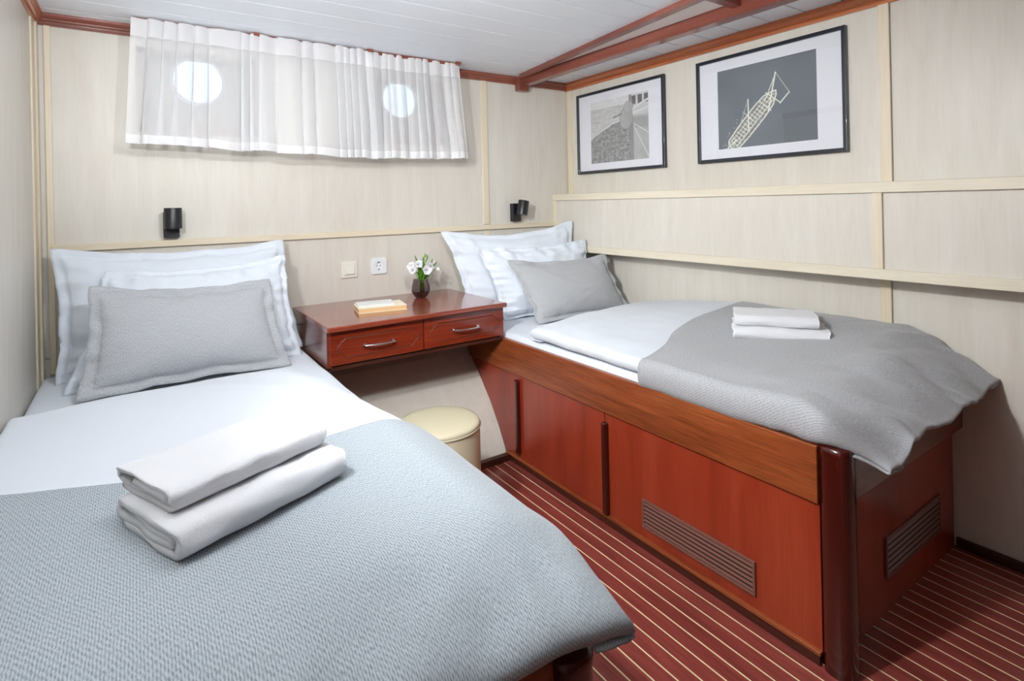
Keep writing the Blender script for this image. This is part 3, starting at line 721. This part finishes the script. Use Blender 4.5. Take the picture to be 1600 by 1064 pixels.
aR = math.atan2(-.286, .187)
towel(2.00, 1.155, .694, aR, .315, .20, .046, 'lower towel of the pair on the bed by the framed pictures', 9, flip=True)
towel(2.005, 1.175, .740, aR + .03, .28, .175, .042, 'upper towel of the pair on the bed by the framed pictures', 12, flip=True)
# ------------------------------------------------------------------ desk
dk = empty('desk', (1.02, 2.45, .585), 'wall-hung glossy mahogany desk with two drawers between the beds', 'desk'); dk['_w'] = tuple(dk.location)
x0, x1, yf = .606, 1.436, 2.192
box('desk_top', (x0 - .004, yf - .026, .728), (x1 + .006, YB - .002, .750), 'desktop', dk, bevel=.006, seg=3)
MB().prism([(x0, yf + .002, .585), (x0, yf + .002, .728), (x0, YB - .001, .728), (x0, YB - .001, .70), (x0, 2.74, .66), (x0, 2.67, .585)], (.018, 0, 0)).build('side_panel', 'deskside', dk, bevel=.001)
MB().prism([(x1 - .018, yf + .002, .585), (x1 - .018, yf + .002, .728), (x1 - .018, YB - .001, .728), (x1 - .018, YB - .001, .70), (x1 - .018, 2.74, .66), (x1 - .018, 2.67, .585)], (.018, 0, 0)).build('side_panel', 'deskside', dk, bevel=.001)
box('desk_bottom', (x0 + .018, yf + .02, .585), (x1 - .018, 2.66, .597), 'deskside', dk)
box('lower_batten', (x0 + .01, yf + .012, .570), (x1, yf + .035, .586), 'skirt', dk)
for k_, (a, b) in enumerate(((x0 + .014, 1.0185), (1.0225, x1 - .002))):
    dw = box('drawer', (a, yf, .592), (b, yf + .018, .725), 'deskfront', dk, bevel=.002)
    w_, cx, cz = (b - a) / 2, (a + b) / 2, .657
    P = [(-.86, .0), (-.80, .25), (-.76, .36), (-.70, .60), (-.70, .60), (.70, .60), (.76, .36), (.80, .25), (.86, 0), (.80, -.25), (.76, -.36), (.70, -.60), (-.70, -.60), (-.76, -.36), (-.80, -.25)]
    P = [(-.88, 0), (-.855, .17), (-.81, .26), (-.78, .44), (-.70, .62), (.70, .62), (.78, .44), (.81, .26), (.855, .17), (.88, 0), (.855, -.17), (.81, -.26), (.78, -.44), (.70, -.62), (-.70, -.62), (-.78, -.44), (-.81, -.26), (-.855, -.17)]
    pts = [(cx + p * w_, yf - .0004, cz + q * .062) for p, q in P]; pts.append(pts[0]); pts.append(pts[1])
    MB().tube(pts, .0014, 6, caps=False).build('groove', 'groove', dw)
    pts2 = [(x_ , yf - .0008, cz + (z_ - cz) * .965 - .0022) for x_, _, z_ in pts]
    MB().tube(pts2, .0009, 6, caps=False).build('bead', 'rail', dw)
    hx = cx
    L = .062; pts = [(hx - L, yf - .001, cz - .002), (hx - L, yf - .016, cz - .002), (hx - L * .6, yf - .0235, cz - .002), (hx, yf - .027, cz - .002), (hx + L * .6, yf - .0235, cz - .002), (hx + L, yf - .016, cz - .002), (hx + L, yf - .001, cz - .002)]
    mb = MB(); mb.tube(pts, .0046, 10)
    for q in (-1, 1): mb.box((hx + q * L - .007, yf - .004, cz - .009), (hx + q * L + .007, yf, cz + .005))
    mb.build('handle', 'chrome', dw, smooth=False, auto=.7)
# ------------------------------------------------------------------ things on the desk
def bookobj(cx, cy, z, ang, L, D, H, label, cover, edge, mark=False):
    t = empty('book', (cx, cy, z), label, 'book', 'books on the desk'); t.rotation_euler = (0, 0, ang)
    t['_w'] = (0, 0, 0)
    def b(name, a, c, m, bev=.0008):
        mb = MB().box(a, c); o = mb.build(name, m, None, bevel=bev, origin=(0, 0, 0)); o.parent = t; o.location = (0, 0, 0); return o
    b('page_block', (-L / 2 + .002, -D / 2 + .002, .002), (L / 2 - .002, D / 2 - .001, H - .002), edge)
    b('cover', (-L / 2, -D / 2, 0), (L / 2, D / 2, .002), cover); b('cover', (-L / 2, -D / 2, H - .002), (L / 2, D / 2, H), cover)
    if mark:
        b('title_plate', (-.045, -.018, H), (.055, .022, H + .0006), M['paper'], 0)
        b('title_line', (-.03, .0, H + .0006), (.03, .0025, H + .0009), M['joint'], 0)
    return t
bookobj(.912, 2.420, .750, -.18, .215, .15, .021, 'thick cream book lying on the desk, lower of the two', M['book'], M['bookedge'])
bookobj(.895, 2.438, .7712, -.20, .165, .115, .007, 'thin pale booklet on top of the thick cream book', M['paper'], M['paper'], True)
# vase
vc = Vector((1.187, 2.575, .750))
va = empty('flower_vase', vc, 'faceted smoked glass vase holding the flowers on the desk', 'vase'); va['_w'] = tuple(vc)
prof_v = [(.001, .0), (.022, .0), (.030, .004), (.041, .018), (.048, .036), (.047, .052), (.041, .078), (.037, .094)]
n_ = 12; mb = MB(); b0 = 0
outer = MB(); outer.lathe(prof_v, vc, 12); outer.build('glass_body', 'smoked', va, solid=.0025)
MB().lathe([(.001, .004), (.026, .004), (.038, .018), (.043, .036), (.042, .040), (.001, .040)], vc, 12).build('water', 'smoked', va)
fl_ = empty('flower_bunch', vc + Vector((0, 0, .01)), 'bunch of white alstroemeria with green leaves standing in the smoked vase', 'flowers'); fl_['_w'] = tuple(fl_.location)
rnd = random.Random(3)
def stem(top, m='stem', r=.0016, base=None):
    base = base or vc + Vector((rnd.uniform(-.012, .012), rnd.uniform(-.012, .012), .014)); top = Vector(top)
    mid = (base + top) / 2; mid += Vector((-(top.x - vc.x) * .25, 0, .01)); MB().tube([base, base.lerp(mid, .5), mid, mid.lerp(top, .6), top], r, 6).build('stem', m, fl_, smooth=True)
def leaf(base, tip, w_, bend=.012, m='leaf'):
    base, tip = Vector(base), Vector(tip); d_ = tip - base; side = d_.cross(Vector((.3, -1, .1))).normalized(); up = side.cross(d_).normalized(); mb = MB(); N = 8
    def f(i, j):
        t_ = j / N; ww = w_ * math.sin(PI * min(1, t_ * .93 + .07)) ** .8; return base + d_ * t_ + side * ww * (i - 1) + up * (bend * math.sin(PI * t_) + abs(i - 1) * ww * .35)
    mb.grid(f, 3, N + 1); mb.build('leaf', m, fl_, smooth=True, solid=.0004)
def petals(c, fwd, R, n=6, open_=.75, parent=None):
    c = Vector(c); fwd = Vector(fwd).normalized(); a = fwd.orthogonal().normalized(); b = fwd.cross(a)
    hd = MB().lathe([(.0005, -.004), (.003, 0), (.0035, .005), (.0005, .009)], c, 8, Matrix((a, b, fwd)).transposed()).build('flower_head', 'stem', fl_, smooth=True)
    for k_ in range(n):
        q = 2 * PI * k_ / n + rnd.uniform(-.15, .15); rd = a * math.cos(q) + b * math.sin(q); sd = fwd.cross(rd); RR = R * rnd.uniform(.85, 1.1)
        def f(i, j):
            t_ = j / 6; ww = RR * .34 * math.sin(PI * (t_ * .86 + .07)) ** .7; o_ = t_ * RR
            return c + rd * (o_ * open_ * (1 - .15 * t_)) + fwd * (.004 + o_ * (1 - open_) + .35 * RR * math.sin(t_ * 1.6) * .7) + sd * ww * (i - 2) / 2 + fwd * .12 * ww * abs(i - 2)
        MB().grid(f, 5, 7).build('petal', 'petal', hd, smooth=True, solid=.0004)
    for k_ in range(4):
        q = 2 * PI * k_ / 4 + .4; rd = a * math.cos(q) + b * math.sin(q)
        MB().tube([c + fwd * .004, c + fwd * .016 + rd * .004, c + fwd * .024 + rd * .007], [.0006, .0006, .0012], 5).build('stamen', 'anther', hd)
P3 = lambda dx, dz, dy=0: vc + Vector((dx, dy, dz))
heads = [((-.048, .158, -.01), (-.7, -.5, .5), .034), ((-.022, .168, -.02), (-.1, -.9, .5), .032), ((.012, .140, -.03), (.1, -1, .25), .038), ((.035, .150, -.015), (.5, -.6, .5), .034), ((-.002, .172, .01), (.2, -.4, .8), .030), ((.078, .138, -.01), (.9, -.4, .0), .026), ((-.052, .146, -.03), (-.6, -.7, .1), .030)]
for (p, f_, R_) in heads:
    c = P3(p[0], p[1], p[2]); stem(c); petals(c, f_, R_, open_=.8 if R_ > .028 else .4)
for (dx, dz, dy) in ((.028, .205, 0), (.036, .198, -.008), (.064, .175, 0), (.073, .168, -.01), (.022, .19, .01)):
    c = P3(dx, dz, dy); stem(c, r=.0012)
    MB().lathe([(.0005, -.006), (.0045, .0), (.005, .006), (.003, .014), (.0005, .019)], c, 8, Matrix.Rotation(dx * 6, 3, 'Y')).build('bud', 'bud' if dx > .06 and dz < .17 else 'stem', fl_, smooth=True)
for (a, b, w_) in (((-.01, .09), (-.036, .222), .007), ((.0, .09), (.012, .205), .008), ((-.005, .10), (-.02, .185), .007), ((.012, .09), (.055, .172), .006), ((.0, .085), (-.005, .16), .010), ((-.01, .085), (-.035, .14), .007), ((.01, .085), (.02, .14), .009), ((.02, .09), (.045, .135), .006), ((.06, .155), (.085, .18), .004), ((.026, .18), (.034, .215), .004)):
    leaf(P3(a[0], a[1]), P3(b[0], b[1], rnd.uniform(-.02, .01)), w_)
# ------------------------------------------------------------------ switch and socket
s_ = empty('light_switch', (.876, YB, .862), 'cream light switch on the wall, left of the socket', 'switch'); s_['_w'] = tuple(s_.location)
box('switch_plate', (.834, YB - .009, .863), (.918, YB, .947), 'switch', s_, bevel=.003)
box('inner_frame', (.846, YB - .012, .875), (.906, YB - .008, .935), 'switch', s_, bevel=.002)
MB().prism([(.853, YB - .013, .928), (.853, YB - .020, .883), (.853, YB - .010, .881), (.853, YB - .010, .930)], (.046, 0, 0)).build('rocker', 'switch', s_, bevel=.0015)
s_ = empty('power_socket', (1.031, YB, .868), 'white round-holed power socket on the wall above the desk', 'socket'); s_['_w'] = tuple(s_.location)
def plate_hole(cx, cz, hw, R, y, N=40):
    mb = MB(); inn = []; out = []; 
    for j in range(N):
        q = 2 * PI * (j + .5) / N; c, s2 = math.cos(q), math.sin(q); tt = hw / max(abs(c), abs(s2))
        inn.append((cx + R * c, y, cz + R * s2)); out.append((cx + tt * c, y, cz + tt * s2))
    V = inn + out + [(a, y + .008, c) for a, _, c in inn] + [(a, y + .009, c) for a, _, c in out]
    F = [((j + 1) % N, j, j + N, (j + 1) % N + N) for j in range(N)] + [(j, (j + 1) % N, (j + 1) % N + 2 * N, j + 2 * N) for j in range(N)] + [((j + 1) % N + N, j + N, j + 3 * N, (j + 1) % N + 3 * N) for j in range(N)]
    return mb.add(V, F)
plate_hole(1.031, .911, .0415, .021, YB - .010).build('socket_plate', 'socket', s_)
MB().add([(1.031 + .022 * math.cos(2 * PI * j / 32), YB - .003, .911 + .022 * math.sin(2 * PI * j / 32)) for j in range(32)], [tuple(range(32))]).build('socket_well', 'socket', s_)
for dx in (-.0095, .0095):
    MB().lathe([(.0001, 0), (.0028, 0), (.0028, -.001)], (1.031 + dx, YB - .0035, .911), 12, Matrix.Rotation(PI / 2, 3, 'X')).build('pin_hole', 'hole', s_)
for dz in (-.0185, .0185): box('earth_clip', (1.028, YB - .0095, .911 + dz - .002), (1.034, YB - .003, .911 + dz + .002), 'brass' if dz < 0 else 'hole', s_)
# ------------------------------------------------------------------ reading lamps
def sconce(cx, zb, ax_, dxc, tilt, label):
    t = empty('wall_lamp', (cx, YB, zb), label, 'lamp', 'black reading lamps on the hull wall'); t['_w'] = tuple(t.location)
    box('wall_bracket', (cx - .029, YB - .034, zb), (cx + .029, YB, zb + .108), 'black', t, bevel=.002)
    c = Vector((cx + dxc, YB - .077, zb + .082)); R = Matrix.Rotation(tilt, 3, 'Y')
    r, h = .0325, .043
    MB().lathe([(.001, h - .001), (r - .003, h - .001), (r - .001, h - .0005), (r, h - .003), (r, -h), (r - .003, -h), (r - .003, -h + .02), (.001, -h + .02)], c, 40, R).build('lamp_shade', 'black', t, auto=.6)
    MB().lathe([(r - .0035, -h + .001), (.012, -h + .018), (.001, -h + .018)], c, 32, R).build('reflector', 'sconce_in', t, smooth=True)
    MB().tube([(cx + dxc * .3, YB - .034, zb + .07), c], .008, 10).build('swivel', 'black', t, smooth=True)
sconce(.121, 1.106, 0, .004, 0, 'black cylindrical reading lamp over the left bed, hanging straight')
sconce(1.892, 1.110, 0, .012, .20, 'black cylindrical reading lamp over the far bed, tilted to one side')
# the tilted lamp is turned to the right
# ------------------------------------------------------------------ stool
st = empty('stool', (.925, 1.865, 0), 'round cream leather stool under the desk edge', 'stool'); st['_w'] = tuple(st.location)
c = (.915, 1.85, 0); r = .152
MB().lathe([(.001, .002), (r, .002), (r + .001, .01), (r, .395), (r - .001, .40)], c, 64).build('body', 'leather', st, smooth=True)
MB().lathe([(r + .001, .396), (r + .004, .400), (r + .001, .404)], c, 64).build('piping', 'leather', st, smooth=True)
MB().lathe([(r - .001, .400), (r + .001, .408), (r - .004, .417), (r * .85, .423), (r * .5, .427), (.001, .428)], c, 64).build('seat', 'leather', st, smooth=True)
# ------------------------------------------------------------------ pictures
def poly_in(x, y, P):
    r = False; j = len(P) - 1
    for i in range(len(P)):
        if (P[i][1] > y) != (P[j][1] > y) and x < (P[j][0] - P[i][0]) * (y - P[i][1]) / (P[j][1] - P[i][1]) + P[i][0]: r = not r
        j = i
    return r
def segd(x, y, a, b):
    dx, dy = b[0] - a[0], b[1] - a[1]; t_ = clamp(((x - a[0]) * dx + (y - a[1]) * dy) / (dx * dx + dy * dy + 1e-12)); return math.hypot(x - a[0] - t_ * dx, y - a[1] - t_ * dy)
def ink1(u, v):     # u 0..1 left-right, v 0..1 top-down
    # rippled sea
    g = .70 + .10 * nz(u * 5, v * 34, 1) + .10 * nz(u * 14, v * 60, 4) - .1 * (1 - v)
    if v < .12: g = .80 + .04 * nz(u * 8, v * 30, 1)
    shore = .60 - .32 * clamp(u / .72) ** .75 + .02 * nz(u * 9, 1, 3)
    if v > shore:
        g = .34 + .16 * nz(u * 22, v * 22, 7) + .14 * nz(u * 50, v * 44, 9)
        if v < shore + .02: g = .8
    # hull on the right
    edge = .70 + .06 * math.sin(v * 3)
    if u > edge and v > .10:
        g = .52 + .05 * nz(u * 7, v * 5, 2)
        if v < .33: g = .66
        if abs(v - (.30 + (u - .7) * -.2)) < .012: g = .82
        if .36 < v < .52 and u > .76: g = .42
        if segd(u, v, (.76, .48), (1, .98)) < .006 or segd(u, v, (.75, .44), (1.0, .62)) < .006: g = .78
    if .70 < u < .76 and v > .45: g = .33
    if u > .72 and v < .16: g = .18 if (int(u * 30) % 3 and v > .03) else .75
    if .69 < u < .725 and v < .2: g = .3
    if segd(u, v, (.74, .22), (1, .12)) < .014: g = .86
    # fenders
    for (cx, cy, rx, ry, t_) in ((.64, .35, .105, .165, .47), (.68, .18, .075, .085, .5)):
        d_ = math.hypot((u - cx) / rx, (v - cy) / ry)
        if d_ < 1: g = t_ + .10 * (-(u - cx) / rx) * .5
        elif d_ < 1.06: g = .25
    if segd(u, v, (.42, .305), (.56, .27)) < .012: g = .25
    g += .07 * nz(u * 90, v * 90, 12) + .04 * nz(u * 30, v * 12, 15)
    g = clamp(g, .05, .95) * .88; return (g * .98, g * .99, g)
_r2 = random.Random(5)
def H2(c, d, a): return (c[0] + d[0] * a[0] - d[1] * a[1], c[1] + d[1] * a[0] + d[0] * a[1])
shipd = (math.cos(-.80), math.sin(-.80)); shipc = (.40, .66)
def SP(l, w_): return (shipc[0] + (shipd[0] * l - shipd[1] * w_) * .80, shipc[1] + (shipd[1] * l + shipd[0] * w_) * 1.0)
hull_o = [SP(l, w_) for l, w_ in [(-.46, -.05), (-.42, -.085), (-.2, -.10), (.1, -.10), (.26, -.085), (.37, -.03), (.40, 0), (.37, .03), (.26, .085), (.1, .10), (-.2, .10), (-.42, .085), (-.46, .05)]]
ship_seg = [(hull_o[i], hull_o[(i + 1) % len(hull_o)], .006) for i in range(len(hull_o))]
for l in [(-.40 + .045 * i) for i in range(16)]:
    ship_seg.append((SP(l, -.075 + .02 * _r2.random()), SP(l + .01, .06 - .03 * _r2.random()), .0035))
ship_seg += [(SP(-.42, 0), SP(.36, 0), .003), (SP(-.40, .05), SP(.33, .045), .0045), (SP(-.40, -.05), SP(.33, -.045), .003)]
ship_seg += [((.62, .16), (.545, .60), .0065), ((.52, .38), (.66, .52), .005), ((.62, .16), (.75, .42), .002), ((.75, .42), (.66, .53), .006), ((.62, .17), (.48, .55), .002), ((.60, .24), (.50, .50), .002), ((.50, .52), (.57, .60), .004)]
ship_seg += [((.335, .42), (.335, .80), .0065), ((.335, .42), (.26, .68), .0015), ((.29, .58), (.37, .66), .003), ((.10, 1.0), (.2, .90), .006)]
def ink2(u, v):
    g = .165 + .02 * nz(u * 3, v * 3, 2)
    c = (g * .86, g * 1.0, g * 1.16)
    if poly_in(u, v, hull_o): h = .22 + .35 * max(0, nz(u * 40, v * 40, 5)); c = (h, h, h * .93)
    dm = 9
    for a, b, w_ in ship_seg:
        if segd(u, v, a, b) < w_: c = (.80, .82, .74); break
    else:
        wk = segd(u, v, SP(-.50, 0), SP(-.34, .02))
        if wk < .10 and nz(u * 60, v * 60, 3) > .12 + wk * 3: c = (.6, .62, .54)
        if nz(u * 70, v * 70, 8) > .42 and segd(u, v, SP(-.35, -.13), SP(.1, -.13)) < .05: c = (.45, .46, .42)
    return c
def picture(y0, y1, z0, z1, ay0, ay1, az0, az1, ink, label, nu, nv):
    t = empty('framed_picture', (XR, (y0 + y1) / 2, z0), label, 'picture', None); t['_w'] = tuple(t.location)
    xf = XR - .022; fw2 = .017
    for (a, b, c_, d_) in ((y0, y0 + fw2, z0, z1), (y1 - fw2, y1, z0, z1), (y0 + fw2, y1 - fw2, z0, z0 + fw2), (y0 + fw2, y1 - fw2, z1 - fw2, z1)):
        box('frame_rail', (xf, a, c_), (XR - .0005, b, d_), 'frame', t, bevel=.003)
    # mount with window, as one sheet
    mb = MB(); xm = XR - .012
    O = [(xm, y1 - fw2, z1 - fw2), (xm, y0 + fw2, z1 - fw2), (xm, y0 + fw2, z0 + fw2), (xm, y1 - fw2, z0 + fw2)]; I = [(xm, ay1, az1), (xm, ay0, az1), (xm, ay0, az0), (xm, ay1, az0)]
    I2 = [(xm + .0018, b, c_) for a, b, c_ in I]
    mb.add(O + I + I2, [(i, (i + 1) % 4, (i + 1) % 4 + 4, i + 4) for i in range(4)] + [(i + 4, (i + 1) % 4 + 4, (i + 1) % 4 + 8, i + 8) for i in range(4)]); mb.build('mount', 'mount', t)
    xp = xm + .0016
    mb = MB(); cols = []
    def f(i, j):
        u, v = i / (nu - 1), j / (nv - 1); cols.append(ink(u, v)); return (xp, ay1 - (ay1 - ay0) * u, az1 - (az1 - az0) * v)
    mb.grid(f, nu, nv); o = mb.build('print', printmat('ink_print'), t)
    ca = o.data.color_attributes.new('ink', 'FLOAT_COLOR', 'POINT')
    fl2 = []
    for c_ in cols: fl2 += [c_[0], c_[1], c_[2], 1]
    ca.data.foreach_set('color', fl2)
    MB().add([(XR - .016, y1 - fw2, z1 - fw2), (XR - .016, y0 + fw2, z1 - fw2), (XR - .016, y0 + fw2, z0 + fw2), (XR - .016, y1 - fw2, z0 + fw2)], [(3, 2, 1, 0)]).build('glass_pane', 'glass', t)
picture(1.935, 2.630, 1.391, 1.887, 2.049, 2.511, 1.450, 1.821, ink1, 'smaller-looking black framed photograph of fenders on a ship side over the sea, nearer the corner', 190, 160)
picture(1.033, 1.731, 1.394, 1.893, 1.150, 1.615, 1.455, 1.828, ink2, 'black framed dark print of a white sailing ship seen from above, nearer the room', 260, 210)
# ------------------------------------------------------------------ curtain
rl = empty('curtain_rail', (.72, 2.615, ZC - .01), 'thin brown curtain rail under the ceiling above the portholes', 'curtain rail'); rl['_w'] = tuple(rl.location)
box('rail', (.0, 2.612, ZC - .016), (1.46, 2.624, ZC - .001), 'crown', rl)
for x_ in (.445, .955, 1.445): box('bracket', (x_ - .012, 2.586, ZC - .014), (x_ + .012, 2.626, ZC - .0005), 'crown', rl)
def curtain(xt0, xt1, xb0, xb1, zb0, zb1, seed, nf, label, yoff=0):
    t = empty('sheer_curtain', ((xt0 + xt1) / 2, 2.6, min(zb0, zb1)), label, 'curtain', 'white sheer curtains over the portholes'); t['_w'] = tuple(t.location)
    nu, nv = 300, 40; zt = ZC - .004; hd, hm = .078, .036
    def f(s_, t_):       # t_ 0 top .. 1 bottom
        zb = zb0 + (zb1 - zb0) * s_; z = zt + (zb - zt) * t_
        ph = 2 * PI * (nf * s_ + 2.0 * nz(s_ * 3.4, 0, seed) + .7 * nz(s_ * 9, 1, seed) + .25 * t_ * nz(s_ * 3, 4, seed))
        am = (.010 + .020 * t_) * (.45 + .8 * (nz(s_ * 7, 2, seed) + .5)) * min(1, s_ * 20, (1 - s_) * 20)
        xs_ = xt0 + (xt1 - xt0) * s_ ; xe = xb0 + (xb1 - xb0) * s_
        x_ = xs_ + (xe - xs_) * t_ + .021 * math.sin(ph * 1.0 + .8 + 2 * t_ * nz(s_ * 4, 7, seed)) * (.45 + .55 * t_) * min(1, s_ * 20, (1 - s_) * 20)
        y_ = 2.594 + yoff - abs(0) + am * math.sin(ph) + .012 * t_ * nz(s_ * 3, t_ * 2, seed + 3) - .004 * t_
        z += .006 * nz(s_ * 9, 1, seed) * t_ + (.007 * (nz(s_ * 22, 5, seed)) - .003 if t_ == 0 else 0)
        return (x_, y_, z)
    H = zt - (zb0 + zb1) / 2
    def band(name, t0, t1, m, rows):
        MB().grid(lambda i, j: f(i / (nu - 1), t0 + (t1 - t0) * j / (rows - 1)), nu, rows).build(name, m, t, smooth=True)
    band('header_tape', 0, hd / H, 'sheerdense', 8); band('voile', hd / H, 1 - hm / H, 'sheer', 30); band('hem', 1 - hm / H, 1, 'sheerdense', 5)
curtain(-.004, .965, -.030, .985, 1.486, 1.450, 2, 15, 'left white sheer curtain panel, hanging over the first porthole')
curtain(.925, 1.456, .93, 1.497, 1.452, 1.468, 8, 9, 'right white sheer curtain panel, hanging over the second porthole', .018)
# clean helper properties
for o in bpy.data.objects:
    if '_w' in o: del o['_w']
